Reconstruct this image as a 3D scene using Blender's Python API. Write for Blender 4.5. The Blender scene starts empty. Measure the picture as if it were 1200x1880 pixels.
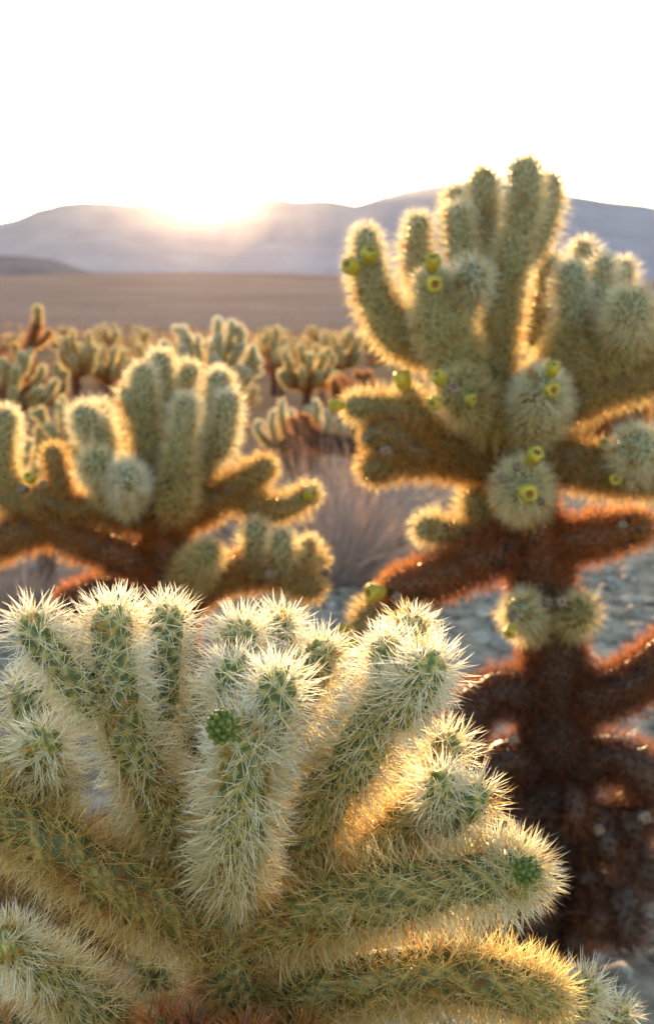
import bpy, math, random
import numpy as np

# ------------------------------------------------------------------ camera, sky, sun, exposure
scene = bpy.context.scene
COL = scene.collection
FPX = 40.0 / 36.0 * 1880.0            # focal length in photo pixels (1200 x 1880)
PITCH = math.radians(9.33)
CAM = np.array([0.0, 0.0, 1.10])
FWD = np.array([0.0, math.cos(PITCH), -math.sin(PITCH)])
UPV = np.array([0.0, math.sin(PITCH), math.cos(PITCH)])
RGT = np.array([1.0, 0.0, 0.0])

def ray(px, py):
    return FWD + RGT * ((px - 600.0) / FPX) + UPV * ((940.0 - py) / FPX)

def P(px, py, d):
    """world point seen at a photo pixel, d metres in front of the camera"""
    return CAM + ray(px, py) * d

cam_data = bpy.data.cameras.new("camera")
cam_data.lens = 40.0
cam_data.sensor_width = 36.0
cam_data.sensor_fit = 'AUTO'
cam_data.clip_start = 0.02
cam_data.clip_end = 60000.0
cam_data.dof.use_dof = True
cam_data.dof.focus_distance = 0.80
cam_data.dof.aperture_fstop = 8.3
cam_data.dof.aperture_blades = 0
cam = bpy.data.objects.new("camera", cam_data)
COL.objects.link(cam)
cam.location = CAM
cam.rotation_euler = (math.radians(90.0) - PITCH, 0, 0)
scene.camera = cam

sdir = ray(408, 387.3)
sdir = sdir / np.linalg.norm(sdir)
SUN_EL = math.asin(sdir[2])
SUN_AZ = math.atan2(sdir[0], sdir[1])      # clockwise from +Y

world = bpy.data.worlds.new("World")
scene.world = world
world.use_nodes = True
wn = world.node_tree
for n in list(wn.nodes):
    wn.nodes.remove(n)
w_out = wn.nodes.new('ShaderNodeOutputWorld')
w_bg = wn.nodes.new('ShaderNodeBackground')
w_sky = wn.nodes.new('ShaderNodeTexSky')
w_sky.sky_type = 'NISHITA'
w_sky.sun_disc = False
w_sky.sun_elevation = SUN_EL
w_sky.sun_rotation = SUN_AZ
w_sky.altitude = 300.0
w_sky.air_density = 1.0
w_sky.dust_density = 1.6
w_sky.ozone_density = 1.0
w_bg.inputs['Strength'].default_value = 0.09
wn.links.new(w_sky.outputs[0], w_bg.inputs['Color'])
wn.links.new(w_bg.outputs[0], w_out.inputs['Surface'])

sun_data = bpy.data.lights.new("sun", 'SUN')
sun_data.energy = 4.2
sun_data.angle = math.radians(0.55)
sun_data.color = (1.0, 0.62, 0.27)
sun = bpy.data.objects.new("sun", sun_data)
COL.objects.link(sun)
from mathutils import Vector
sun.rotation_euler = Vector(tuple(-sdir)).to_track_quat('-Z', 'Y').to_euler()

scene.view_settings.view_transform = 'Standard'
scene.view_settings.look = 'None'
scene.view_settings.gamma = 1.0
scene.view_settings.exposure = 3.0
scene.render.engine = 'CYCLES'
cy = scene.cycles
cy.max_bounces = 6
cy.diffuse_bounces = 4
cy.transmission_bounces = 4
cy.glossy_bounces = 2
cy.volume_bounces = 0
cy.sample_clamp_indirect = 8.0
cy.use_denoising = True
cy.use_adaptive_sampling = True
cy.adaptive_threshold = 0.02
cy.caustics_reflective = False
cy.caustics_refractive = False

HAZE_DENSITY = 0.38e-5
HAZE_G = 0.88

rng = np.random.default_rng(7)
random.seed(7)

# ------------------------------------------------------------------ materials
def new_mat(name):
    m = bpy.data.materials.new(name)
    m.use_nodes = True
    nt = m.node_tree
    for n in list(nt.nodes):
        nt.nodes.remove(n)
    out = nt.nodes.new('ShaderNodeOutputMaterial')
    return m, nt, out

def N(nt, typ, **kw):
    n = nt.nodes.new(typ)
    for k, v in kw.items():
        setattr(n, k, v)
    return n

def mat_spines():
    m, nt, out = new_mat("spines")
    at = N(nt, 'ShaderNodeAttribute', attribute_name="tint")
    dif = N(nt, 'ShaderNodeBsdfDiffuse')
    tra = N(nt, 'ShaderNodeBsdfTranslucent')
    glo = N(nt, 'ShaderNodeBsdfGlossy')
    glo.inputs['Roughness'].default_value = 0.35
    glo.inputs['Color'].default_value = (0.9, 0.9, 0.9, 1)
    mx = N(nt, 'ShaderNodeMixShader'); mx.inputs[0].default_value = 0.44
    m2 = N(nt, 'ShaderNodeMixShader'); m2.inputs[0].default_value = 0.06
    g1 = N(nt, 'ShaderNodeGamma'); g1.inputs[1].default_value = 1.15
    g2 = N(nt, 'ShaderNodeGamma'); g2.inputs[1].default_value = 0.85
    nt.links.new(at.outputs['Color'], g1.inputs[0]); nt.links.new(at.outputs['Color'], g2.inputs[0])
    nt.links.new(g1.outputs[0], dif.inputs['Color'])
    nt.links.new(g2.outputs[0], tra.inputs['Color'])
    nt.links.new(dif.outputs[0], mx.inputs[1]); nt.links.new(tra.outputs[0], mx.inputs[2])
    nt.links.new(mx.outputs[0], m2.inputs[1]); nt.links.new(glo.outputs[0], m2.inputs[2])
    nt.links.new(m2.outputs[0], out.inputs['Surface'])
    return m

def mat_skin():
    m, nt, out = new_mat("cactus_skin")
    at = N(nt, 'ShaderNodeAttribute', attribute_name="tint")
    noi = N(nt, 'ShaderNodeTexNoise'); noi.inputs['Scale'].default_value = 160.0
    noi.inputs['Detail'].default_value = 3.0
    tc = N(nt, 'ShaderNodeTexCoord')
    nt.links.new(tc.outputs['Object'], noi.inputs['Vector'])
    mp = N(nt, 'ShaderNodeMapRange'); mp.inputs[3].default_value = 0.7; mp.inputs[4].default_value = 1.25
    nt.links.new(noi.outputs[0], mp.inputs[0])
    mul = N(nt, 'ShaderNodeVectorMath', operation='SCALE')
    nt.links.new(at.outputs['Color'], mul.inputs[0]); nt.links.new(mp.outputs[0], mul.inputs['Scale'])
    b = N(nt, 'ShaderNodeBsdfPrincipled')
    b.inputs['Roughness'].default_value = 0.55
    nt.links.new(mul.outputs[0], b.inputs['Base Color'])
    nt.links.new(b.outputs[0], out.inputs['Surface'])
    return m

def mat_simple(name, c1, c2, scale, rough=0.8, bump=0.0, trans=0.0):
    m, nt, out = new_mat(name)
    tc = N(nt, 'ShaderNodeTexCoord')
    noi = N(nt, 'ShaderNodeTexNoise'); noi.inputs['Scale'].default_value = scale
    noi.inputs['Detail'].default_value = 5.0
    nt.links.new(tc.outputs['Object'], noi.inputs['Vector'])
    r = N(nt, 'ShaderNodeValToRGB')
    r.color_ramp.elements[0].position = 0.35; r.color_ramp.elements[0].color = (*c1, 1)
    r.color_ramp.elements[1].position = 0.68; r.color_ramp.elements[1].color = (*c2, 1)
    nt.links.new(noi.outputs[0], r.inputs[0])
    b = N(nt, 'ShaderNodeBsdfPrincipled')
    b.inputs['Roughness'].default_value = rough
    if rough > .85: b.inputs['Specular IOR Level'].default_value = 0.05
    nt.links.new(r.outputs[0], b.inputs['Base Color'])
    if bump:
        bp = N(nt, 'ShaderNodeBump'); bp.inputs['Strength'].default_value = bump
        nt.links.new(noi.outputs[0], bp.inputs['Height']); nt.links.new(bp.outputs[0], b.inputs['Normal'])
    if trans:
        t = N(nt, 'ShaderNodeBsdfTranslucent'); nt.links.new(r.outputs[0], t.inputs['Color'])
        mx = N(nt, 'ShaderNodeMixShader'); mx.inputs[0].default_value = trans
        nt.links.new(b.outputs[0], mx.inputs[1]); nt.links.new(t.outputs[0], mx.inputs[2])
        nt.links.new(mx.outputs[0], out.inputs['Surface'])
    else:
        nt.links.new(b.outputs[0], out.inputs['Surface'])
    return m

def mat_ground():
    m, nt, out = new_mat("desert_ground")
    geo = N(nt, 'ShaderNodeNewGeometry')
    def noise(scale, det):
        n = N(nt, 'ShaderNodeTexNoise'); n.inputs['Scale'].default_value = scale
        n.inputs['Detail'].default_value = det
        nt.links.new(geo.outputs['Position'], n.inputs['Vector'])
        return n
    n1 = noise(9.0, 8); n2 = noise(0.35, 6); n3 = noise(0.02, 8)
    def ramp(src, a, ca, b, cb):
        r = N(nt, 'ShaderNodeValToRGB')
        r.color_ramp.elements[0].position = a; r.color_ramp.elements[0].color = (*ca, 1)
        r.color_ramp.elements[1].position = b; r.color_ramp.elements[1].color = (*cb, 1)
        nt.links.new(src.outputs[0], r.inputs[0]); return r
    near = ramp(n1, .35, (.17, .14, .11), .66, (.54, .44, .325))
    mid = ramp(n2, .3, (.32, .16, .085), .7, (.40, .22, .12))
    far = ramp(n3, .3, (.36, .195, .145), .7, (.45, .265, .205))
    sep = N(nt, 'ShaderNodeSeparateXYZ'); nt.links.new(geo.outputs['Position'], sep.inputs[0])
    def blend(fr, to, A, B):
        mr = N(nt, 'ShaderNodeMapRange'); mr.inputs[1].default_value = fr; mr.inputs[2].default_value = to
        nt.links.new(sep.outputs['Y'], mr.inputs[0])
        mx = N(nt, 'ShaderNodeMix', data_type='RGBA')
        nt.links.new(mr.outputs[0], mx.inputs[0])
        nt.links.new(A.outputs[0] if A.bl_idname != 'ShaderNodeMix' else A.outputs[2], mx.inputs[6])
        nt.links.new(B.outputs[0], mx.inputs[7]); return mx
    a = blend(6, 11, near, mid); c = blend(30, 200, a, far)
    b = N(nt, 'ShaderNodeBsdfDiffuse'); b.inputs['Roughness'].default_value = 0.9
    nt.links.new(c.outputs[2], b.inputs['Color'])
    bp = N(nt, 'ShaderNodeBump'); bp.inputs['Strength'].default_value = 0.6; bp.inputs['Distance'].default_value = 0.02
    nb = noise(28.0, 6)
    nt.links.new(nb.outputs[0], bp.inputs['Height']); nt.links.new(bp.outputs[0], b.inputs['Normal'])
    nt.links.new(b.outputs[0], out.inputs['Surface'])
    return m

M_SPINE = mat_spines()
M_SKIN = mat_skin()
M_GROUND = mat_ground()
M_ROCKY = mat_simple("mountain_rock", (.42, .33, .345), (.48, .39, .41), 0.004, 0.95)
M_FOOT = mat_simple("foothill_rock", (.21, .15, .15), (.28, .205, .20), 0.012, 0.95)
M_FRUIT = mat_simple("fruit_skin", (.33, .31, .03), (.62, .50, .06), 60, 0.45, trans=0.25)
M_CUP = mat_simple("fruit_hollow", (.16, .065, .015), (.30, .14, .04), 90, 0.8)
M_DRY = mat_simple("dried_fruit_skin", (.12, .09, .07), (.27, .215, .175), 70, 0.9, 0.5)
M_BUD = mat_simple("bud_skin", (.09, .14, .025), (.23, .26, .06), 120, 0.6, trans=0.15)
M_STONE = mat_simple("stone", (.14, .12, .105), (.50, .45, .40), 14, 0.9, 0.4)
M_TWIG = M_SPINE

# ------------------------------------------------------------------ mesh helpers
def mesh_np(name, verts, faces_flat, nper, mat, tint=None, smooth=False):
    """verts (n,3); faces_flat flat index array with nper corners each"""
    me = bpy.data.meshes.new(name)
    verts = np.asarray(verts, dtype=np.float32)
    faces_flat = np.asarray(faces_flat, dtype=np.int32).ravel()
    nf = len(faces_flat) // nper
    me.vertices.add(len(verts)); me.vertices.foreach_set("co", verts.ravel())
    me.loops.add(len(faces_flat)); me.loops.foreach_set("vertex_index", faces_flat)
    me.polygons.add(nf)
    me.polygons.foreach_set("loop_start", np.arange(0, nf * nper, nper, dtype=np.int32))
    me.polygons.foreach_set("loop_total", np.full(nf, nper, dtype=np.int32))
    if smooth:
        me.polygons.foreach_set("use_smooth", np.ones(nf, dtype=bool))
    if tint is not None:
        a = me.attributes.new("tint", 'FLOAT_COLOR', 'POINT')
        c = np.ones((len(verts), 4), dtype=np.float32); c[:, :3] = tint
        a.data.foreach_set("color", c.ravel())
    me.update(calc_edges=True)
    me.materials.append(mat)
    return me

def link(name, me, parent=None, loc=None):
    o = bpy.data.objects.new(name, me)
    COL.objects.link(o)
    if parent is not None:
        o.parent = parent
    if loc is not None:
        o.location = loc
    return o

def empty(name, loc, label, cat, group=None):
    o = bpy.data.objects.new(name, None)
    o.empty_display_size = 0.1
    COL.objects.link(o)
    o.location = loc
    o["label"] = label; o["category"] = cat
    if group: o["group"] = group
    return o

def vnoise2(x, y, seed=0):
    x = np.asarray(x, float); y = np.asarray(y, float)
    xi = np.floor(x).astype(np.int64); yi = np.floor(y).astype(np.int64)
    fx = x - xi; fy = y - yi
    fx = fx * fx * (3 - 2 * fx); fy = fy * fy * (3 - 2 * fy)
    def h(a, b):
        v = (a * 374761393 + b * 668265263 + seed * 974711) & 0x7fffffff
        v = ((v ^ (v >> 13)) * 1274126177) & 0x7fffffff
        return ((v ^ (v >> 16)) & 0xffff) / 65535.0
    return (h(xi, yi) * (1 - fx) + h(xi + 1, yi) * fx) * (1 - fy) + (h(xi, yi + 1) * (1 - fx) + h(xi + 1, yi + 1) * fx) * fy

def fbm(x, y, octv=5, seed=0, ridged=False):
    s = 0; a = 0.5; f = 1.0
    for i in range(octv):
        v = vnoise2(x * f, y * f, seed + i * 17)
        if ridged: v = 1 - np.abs(2 * v - 1)
        s = s + a * v; a *= 0.5; f *= 2.03
    return s

def smooth01(t):
    t = np.clip(t, 0, 1); return t * t * (3 - 2 * t)

def grid_faces(nr, nc, closed=False):
    r = np.arange(nr - 1)[:, None]
    cN = nc if closed else nc - 1
    c = np.arange(cN)[None, :]
    c2 = (c + 1) % nc
    return np.stack([r * nc + c + 0 * r, r * nc + c2 + 0 * r, (r + 1) * nc + c2, (r + 1) * nc + c], -1).reshape(-1)

# ------------------------------------------------------------------ ground
def ground_z(x, y):
    x = np.asarray(x, float); y = np.asarray(y, float)
    z = 0.05 * (fbm(x * 0.35 + 3, y * 0.35, 4, 5) - 0.47) * np.clip(np.hypot(x, y) / 3, 0.3, 4)
    crest = np.maximum(43.0 - 0.00018 * (x + 105) ** 2, 36.5) + 3 * (fbm(x / 160 + 9, y / 260, 4, 8) - .47)
    crest = np.maximum(crest, 14)
    z = z + crest * smooth01((y - 70) / 930.0) ** 1.15
    z = z - smooth01((y - 1050) / 900.0) * 30
    return z

def make_ground():
    ny, nx = 260, 150
    t = np.linspace(0, 1, ny)
    ys = -6 + 6.5 * t * 3 + 13000 * t ** 6
    rows = []
    for y in ys:
        half = 9 + abs(y) * 0.9
        u = np.linspace(-1, 1, nx)
        xs = half * (0.35 * u + 0.65 * u ** 3)
        rows.append(np.stack([xs, np.full(nx, y), ground_z(xs, np.full(nx, y))], -1))
    v = np.concatenate(rows)
    me = mesh_np("desert_ground", v, grid_faces(ny, nx), 4, M_GROUND, smooth=True)
    o = link("desert_ground", me); o["kind"] = "structure"
    return o
make_ground()

# ------------------------------------------------------------------ mountains
def range_mesh(name, pts, D, depth, base_py, mat, seed, spur=0.35, az_lim=0.62, naz=320, nr=56):
    px = np.array([p[0] for p in pts], float); py = np.array([p[1] for p in pts], float)
    az = np.linspace(-az_lim, az_lim, naz)
    # photo column for an azimuth on the horizon
    colpx = 600 + FPX * np.tan(az) * math.cos(PITCH)
    ridge = np.interp(colpx, px, py)
    ridge = ridge + (fbm(colpx / 55.0, colpx * 0 + seed, 5, seed) - .47) * 9 * smooth01(np.abs(colpx - 408) / 60)
    rr = np.stack([ray(c, r) for c, r in zip(colpx, ridge)])
    elev = rr[:, 2] / np.hypot(rr[:, 0], rr[:, 1])
    H = 1.10 + elev * D
    rad = np.linspace(0, 1, nr)
    R = D - depth + rad * depth * 1.5
    A, RR = np.meshgrid(az, R)
    # march up to the ridge then down behind it
    tt = (RR - (D - depth)) / depth
    up = np.where(tt <= 1, smooth01(tt * .98 + .02) ** 1.1, 1 - 0.8 * (tt - 1) / 0.5)
    sp = fbm(A * 26 + 2, tt * 2.2 + A * 9, 5, seed + 3, ridged=True)
    sp2 = fbm(A * 8 + 5, tt * 1.2, 4, seed + 9)
    mod = 1 - spur * (1 - np.clip(tt, 0, 1)) * (1.5 - 1.3 * sp) - 0.25 * (1 - np.clip(tt, 0, 1)) * (1 - sp2)
    mod = np.where(tt > 1, 1, mod)
    z = H[None, :] * up * mod
    z[0, :] = -20
    v = np.stack([np.sin(A) * RR, np.cos(A) * RR, z], -1).reshape(-1, 3)
    me = mesh_np(name, v, grid_faces(nr, naz), 4, mat, smooth=True)
    o = link(name, me); o["kind"] = "structure"
    return o

range_mesh("mountain_range",
    [(-700, 430), (-300, 400), (-120, 418), (0, 412), (50, 404), (90, 383), (130, 374), (200, 370), (250, 373), (310, 372),
     (350, 371), (366, 372), (378, 384), (392, 391), (408, 393), (424, 391), (438, 383), (450, 366), (500, 362), (560, 370), (600, 365), (650, 376), (700, 361), (760, 348), (820, 335),  # saddle below the sun is added; its bright bite stands in for glare
     (870, 331), (950, 343), (1040, 360), (1090, 368), (1150, 374), (1200, 385), (1350, 400), (1600, 370), (1900, 410)],
    7000, 2200, 525, M_ROCKY, 3)
range_mesh("mountain_foreslope",
    [(-700, 470), (-200, 440), (60, 455), (200, 430), (300, 452), (420, 470), (520, 445), (640, 462), (760, 430), (900, 452), (1100, 435), (1250, 455), (1900, 440)],
    5200, 1400, 525, M_ROCKY, 11, 0.5)
range_mesh("foothill",
    [(-800, 505), (-300, 480), (-80, 474), (0, 470), (60, 470), (110, 476), (160, 490), (215, 508), (280, 525), (340, 545), (1900, 560)],
    3000, 900, 525, M_FOOT, 21, 0.3)

# ------------------------------------------------------------------ cactus joints
COLS = np.array([[.92, .92, .87],      # 0 fresh white
                 [.74, .635, .28],      # 1 straw
                 [.58, .30, .075],      # 2 golden brown
                 [.46, .138, .035],    # 3 rust
                 [.085, .045, .030]])  # 4 dead
SKINS = np.array([[.088, .128, .028], [.095, .105, .022], [.075, .07, .025], [.11, .052, .026], [.035, .022, .016]])

def age_col(tab, a):
    a = np.clip(np.asarray(a, float), 0, 3.999)
    i = a.astype(int); f = (a - i)[..., None]
    return tab[i] * (1 - f) + tab[i + 1] * f

def catmull(pts, n):
    pts = np.asarray(pts, float)
    if len(pts) == 2:
        t = np.linspace(0, 1, n)[:, None]
        return pts[0] * (1 - t) + pts[1] * t
    p = np.vstack([2 * pts[0] - pts[1], pts, 2 * pts[-1] - pts[-2]])
    out = []
    seg = len(pts) - 1
    ts = np.linspace(0, seg, n)
    for t in ts:
        i = min(int(t), seg - 1); f = t - i
        a, b, c, d = p[i], p[i + 1], p[i + 2], p[i + 3]
        out.append(0.5 * ((2 * b) + (-a + c) * f + (2 * a - 5 * b + 4 * c - d) * f * f + (-a + 3 * b - 3 * c + d) * f ** 3))
    return np.array(out)

class Joint:
    """surface of revolution round a bent axis, with rounded ends"""
    def __init__(s, pts, r0, r1, waist=0.8):
        c = catmull(pts, 48)
        d = np.linalg.norm(np.diff(c, axis=0), axis=1)
        s.S = np.concatenate([[0], np.cumsum(d)]); s.L = s.S[-1]
        s.ph = (pts[0][0] * 91.7 + pts[-1][2] * 57.3) % 6.28
        q = s.L / max(r0, r1)
        s.pinch = () if q < 7.5 else ((.40 + .02 * s.ph,) if q < 11 else (.27 + .02 * s.ph, .60 + .02 * s.ph))
        s.c = c; s.r0 = r0; s.r1 = r1; s.waist = waist
        t = np.gradient(c, axis=0); t /= np.linalg.norm(t, axis=1)[:, None]
        s.t = t
        u = np.cross(t[0], [0.3, 0.9, 0.21]); u /= np.linalg.norm(u)
        U = [u]
        for i in range(1, len(t)):
            u = U[-1] - t[i] * np.dot(U[-1], t[i]); U.append(u / np.linalg.norm(u))
        s.u = np.array(U); s.w = np.cross(t, s.u)
    def rad(s, x):
        f = x / s.L
        r = s.r0 + (s.r1 - s.r0) * smooth01(f)
        r = r * (s.waist + (1 - s.waist) * smooth01(f / 0.3))
        r = r * (1 + 0.05 * np.sin(f * math.pi) + .05 * np.sin(f * 6.3 + s.ph) + .03 * np.sin(f * 14 + s.ph * 2.3))
        for f0 in s.pinch:
            r = r * (1 - .20 * np.exp(-((f - f0) / .035) ** 2))
        e1 = min(s.r1 * 1.15, s.L * .45); e0 = min(s.r0 * 0.7, s.L * .3)
        q1 = np.clip((s.L - x) / e1, 0, 1); q0 = np.clip(x / e0, 0, 1)
        return r * np.sqrt(np.clip(1 - (1 - q1) ** 2, 0, 1)) * np.sqrt(np.clip(1 - (1 - q0) ** 2, 0, 1))
    def at(s, x, th, off=0.0):
        def ip(a): return np.stack([np.interp(x, s.S, a[:, k]) for k in range(3)], -1)
        c, t, u, w = ip(s.c), ip(s.t), ip(s.u), ip(s.w)
        r = s.rad(x); e = s.L * 0.004
        dr = (s.rad(np.clip(x + e, 0, s.L)) - s.rad(np.clip(x - e, 0, s.L))) / (np.clip(x + e, 0, s.L) - np.clip(x - e, 0, s.L))
        radial = u * np.cos(th)[:, None] + w * np.sin(th)[:, None]
        r = r * (1 + .05 * np.sin(2 * th + s.ph + 5 * x / s.L))
        n = radial - t * dr[:, None]; n /= np.linalg.norm(n, axis=1)[:, None]
        return c + radial * r[:, None] + n * np.asarray(off).reshape(-1, 1), n, t

def build_joint(parent, org, pts, r0, r1, age0, age1, slen=0.026, dens=1.0, nsp=13, sw=0.00065, detail=1.0,
                waist=0.8, spacing=0.0085, lump=0.0026, rg=None, fine=False, skin_age=0.0, tuft=1.0, felt=0.0, name="stem_joint"):
    rg = rg or rng
    pts = np.asarray(pts, float) - np.asarray(org, float)
    J = Joint(pts, r0, r1, waist)
    # areoles on a spiral, even by area
    xs = np.linspace(0, J.L, 200)
    rr = J.rad(xs)
    slant = np.sqrt(1 + np.gradient(rr, xs) ** 2)
    area = np.concatenate([[0], np.cumsum((rr[1:] + rr[:-1]) * .5 * 2 * math.pi * np.diff(xs) * np.clip(slant[1:], 1, 4) * (1 + tuft * smooth01((xs[1:] / J.L - .82) / .15)))])
    na = max(24, int(area[-1] / spacing ** 2 * dens))
    ax = np.interp((np.arange(na) + .5) / na * area[-1], area, xs)
    ath = np.arange(na) * 2.399963 + rg.uniform(0, 6)
    ap, an, at_ = J.at(ax, ath, lump)
    # body
    nring = max(14, int(64 * detail)); nseg = max(12, int(56 * detail))
    q = np.linspace(0, 1, nring)
    bx = J.L * (0.5 - 0.5 * np.cos(q * math.pi)) * .5 + J.L * q * .5
    X, TH = np.meshgrid(bx, np.linspace(0, 2 * math.pi, nseg, endpoint=False), indexing='ij')
    bp, bn, bt = J.at(X.ravel(), TH.ravel())
    if lump > 0 and detail > 0.5:
        dm = np.full(len(bp), 9.0)
        for k in range(0, na, 200):
            dv = bp[:, None, :] - (ap[None, k:k + 200] - an[None, k:k + 200] * lump)
            dm = np.minimum(dm, np.sqrt((dv ** 2).sum(-1)).min(1))
        g = np.clip(1 - dm / (spacing * .72), 0, 1)
    else:
        g = rg.uniform(0.1, .5, len(bp))
    bp = bp + bn * ((g ** 0.8) * lump * 1.3)[:, None]
    f = X.ravel() / J.L
    ag = age0 + (age1 - age0) * f
    tint = age_col(SKINS, ag + skin_age)
    tint = tint * (1 - felt) + age_col(COLS, ag + .3) * felt * .6
    tint = tint * (0.50 + 1.1 * g[:, None])  # shade in the creases between tubercles put into the skin colour
    wool = smooth01((g - .50) / .25)[:, None] * .95
    tint = tint * (1 - wool) + wool * np.array([.50, .42, .12]) * np.clip(1.3 - ag / 4, .2, 1)[:, None]
    me = mesh_np(name, bp, grid_faces(nring, nseg, True), 4, M_SKIN, tint, smooth=True)
    jo = link(name, me, parent)
    # spines: narrow folded blades, each with a ridge
    idx = np.repeat(np.arange(na), nsp)
    n = len(idx)
    p0 = ap[idx] + rg.normal(0, .0009, (n, 3)); nn = an[idx]; tt = at_[idx]
    bb = np.cross(nn, tt); bb /= (np.linalg.norm(bb, axis=1)[:, None] + 1e-9)
    t2 = np.cross(bb, nn)
    tipness = smooth01((ax[idx] / J.L - .80) / .2)
    phi = np.radians(np.abs(rg.uniform(8, 72, n)) * (1 - .15 * tipness))
    al = rg.uniform(0, 2 * math.pi, n)
    d = nn * np.cos(phi)[:, None] + (t2 * np.cos(al)[:, None] + bb * np.sin(al)[:, None]) * np.sin(phi)[:, None]
    d = d + tt * 0.10 + np.array([0, 0, -0.05])
    d /= np.linalg.norm(d, axis=1)[:, None]
    ln = slen * rg.uniform(.55, 1.12, n) * (1 - .30 * tipness) * (1.0 - 0.25 * (phi > 1.0))
    r1_ = rg.normal(0, 1, (n, 3)); e1 = np.cross(d, r1_); e1 /= np.linalg.norm(e1, axis=1)[:, None]
    e2 = np.cross(d, e1)
    w = sw * rg.uniform(.75, 1.25, n)[:, None]
    bend = e2 * (rg.normal(0, .05, n) * ln)[:, None]
    ag2 = age0 + (age1 - age0) * (ax[idx] / J.L) + rg.normal(0, .18, n) + (1.2 * (rg.uniform(0, 1, na) < .07))[idx]
    cb = age_col(COLS, np.clip(ag2 + .50, 0, 3.99)); ct = age_col(COLS, np.clip(ag2 - .05, 0, 3.99))
    br = rg.uniform(.85, 1.08, n)[:, None]
    if fine:
        V = np.empty((n, 6, 3)); T = np.empty((n, 6, 3))
        mid = p0 + d * (ln * .62)[:, None] + bend
        V[:, 3] = mid - e1 * w * .8
        V[:, 4] = mid + e1 * w * .8 + e2 * w * .4
        F = np.array([[0, 1, 3], [1, 4, 3], [1, 2, 4], [3, 4, 5]])
        for k in range(3, 5): T[:, k] = (cb * .3 + ct * .7) * br
    else:
        w = w * 1.35
        V = np.empty((n, 4, 3)); T = np.empty((n, 4, 3))
        F = np.array([[0, 1, 3], [1, 2, 3]])
    V[:, 0] = p0 - e1 * w * .8
    V[:, 1] = p0 + e2 * w * .7
    V[:, 2] = p0 + e1 * w * .8
    V[:, -1] = p0 + d * ln[:, None]
    for k in range(3): T[:, k] = cb * br
    T[:, -1] = ct * br
    faces = (np.arange(n)[:, None, None] * V.shape[1] + F[None]).reshape(-1)
    ms = mesh_np("spines", V.reshape(-1, 3), faces, 3, M_SPINE, np.clip(T.reshape(-1, 3), 0, .92))
    so = link("spines", ms, jo)
    so["kind"] = "stuff"
    return jo

def px_joint(parent, org, spec, rs=1.0, **kw):
    """spec: ([(px,py,d)...], r0px, r1px, age0, age1)"""
    pts, r0, r1, a0, a1 = spec[:5]
    pp = [P(*p) for p in pts]
    return build_joint(parent, org, pp, r0 * rs * pts[0][2] / FPX, r1 * rs * pts[-1][2] / FPX, a0, a1, **kw)

def frame_for(d):
    d = np.asarray(d, float); d /= np.linalg.norm(d)
    u = np.cross(d, [.31, .2, .93]); u /= np.linalg.norm(u)
    return d, u, np.cross(d, u)

def fruit(parent, org, pos, d, size, dried=False, rg=None):
    """barrel fruit with low knobs and a hollow top, plus the hollow as a sub-part"""
    rg = rg or rng
    d, u, w = frame_for(d)
    prof = [(0, .30), (.12, .62), (.35, .85), (.62, .98), (.85, 1.0), (.97, .86), (1.0, .62), (.95, .44)]
    ns = 16
    V = []
    for k, (h, r) in enumerate(prof):
        for j in range(ns):
            th = j * 2 * math.pi / ns
            b = 1 + (0.16 if not dried else .25) * math.cos(th * 4 + k * 1.57) * (0 < k < 6) + rg.normal(0, .02 if not dried else .06)
            V.append(pos - org + d * (h - .15) * size * 1.25 + (u * math.cos(th) + w * math.sin(th)) * r * b * size * .5)
    me = mesh_np("fruit", np.array(V), grid_faces(len(prof), ns, True), 4, M_DRY if dried else M_FRUIT, smooth=True)
    o = link("dried_fruit" if dried else "fruit", me, parent)
    V = []
    for h, r in [(.94, .46), (.88, .28), (.85, .02)]:
        for j in range(ns):
            th = j * 2 * math.pi / ns
            V.append(pos - org + d * (h - .15) * size * 1.25 + (u * math.cos(th) + w * math.sin(th)) * r * size * .5)
    me = mesh_np("fruit_hollow", np.array(V), grid_faces(3, ns, True), 4, M_CUP, smooth=True)
    link("fruit_hollow", me, o)
    return o

def px_fruit(parent, org, px, py, d, tx, ty, tz, sizepx, dried=False):
    return fruit(parent, org, P(px, py, d), RGT * tx + UPV * ty - FWD * tz, sizepx * (.7 if dried else .82) * d / FPX * rng.uniform(.75, 1.2), dried)

def ico(sub=1):
    import bmesh
    bm = bmesh.new(); bmesh.ops.create_icosphere(bm, subdivisions=sub, radius=1.0)
    v = np.array([x.co[:] for x in bm.verts]); f = np.array([[q.index for q in x.verts] for x in bm.faces])
    bm.free(); return v, f
ICO1 = ico(1); ICO2 = ico(2)

def bud(parent, org, pos, d, rad, ln, rg=None):
    """young green shoot covered in fleshy knobs"""
    rg = rg or rng
    d, u, w = frame_for(d)
    v0, f0 = ICO2
    V = []; F = []; base = 0
    def add(c, ax, ra, rl):
        nonlocal base
        a, b, e = frame_for(ax)
        V.append(c + v0[:, :1] * b * ra + v0[:, 1:2] * e * ra + v0[:, 2:] * a * rl)
        F.append(f0 + base); base += len(v0)
    c = pos - org
    add(c, d, rad * .82, ln * .85)
    n = 34
    for i in range(n):
        z = 1 - 1.55 * (i + .5) / n; th = i * 2.399963
        q = math.sqrt(max(0, 1 - z * z))
        nor = d * z + (u * math.cos(th) + w * math.sin(th)) * q
        p = c + d * z * ln * .85 + (u * math.cos(th) + w * math.sin(th)) * q * rad * .85
        add(p, nor + d * .9, rad * .22, rad * .42 * rg.uniform(.85, 1.2))
    me = mesh_np("bud", np.concatenate(V), np.concatenate(F).ravel(), 3, M_BUD, smooth=True)
    return link("bud", me, parent)

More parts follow.
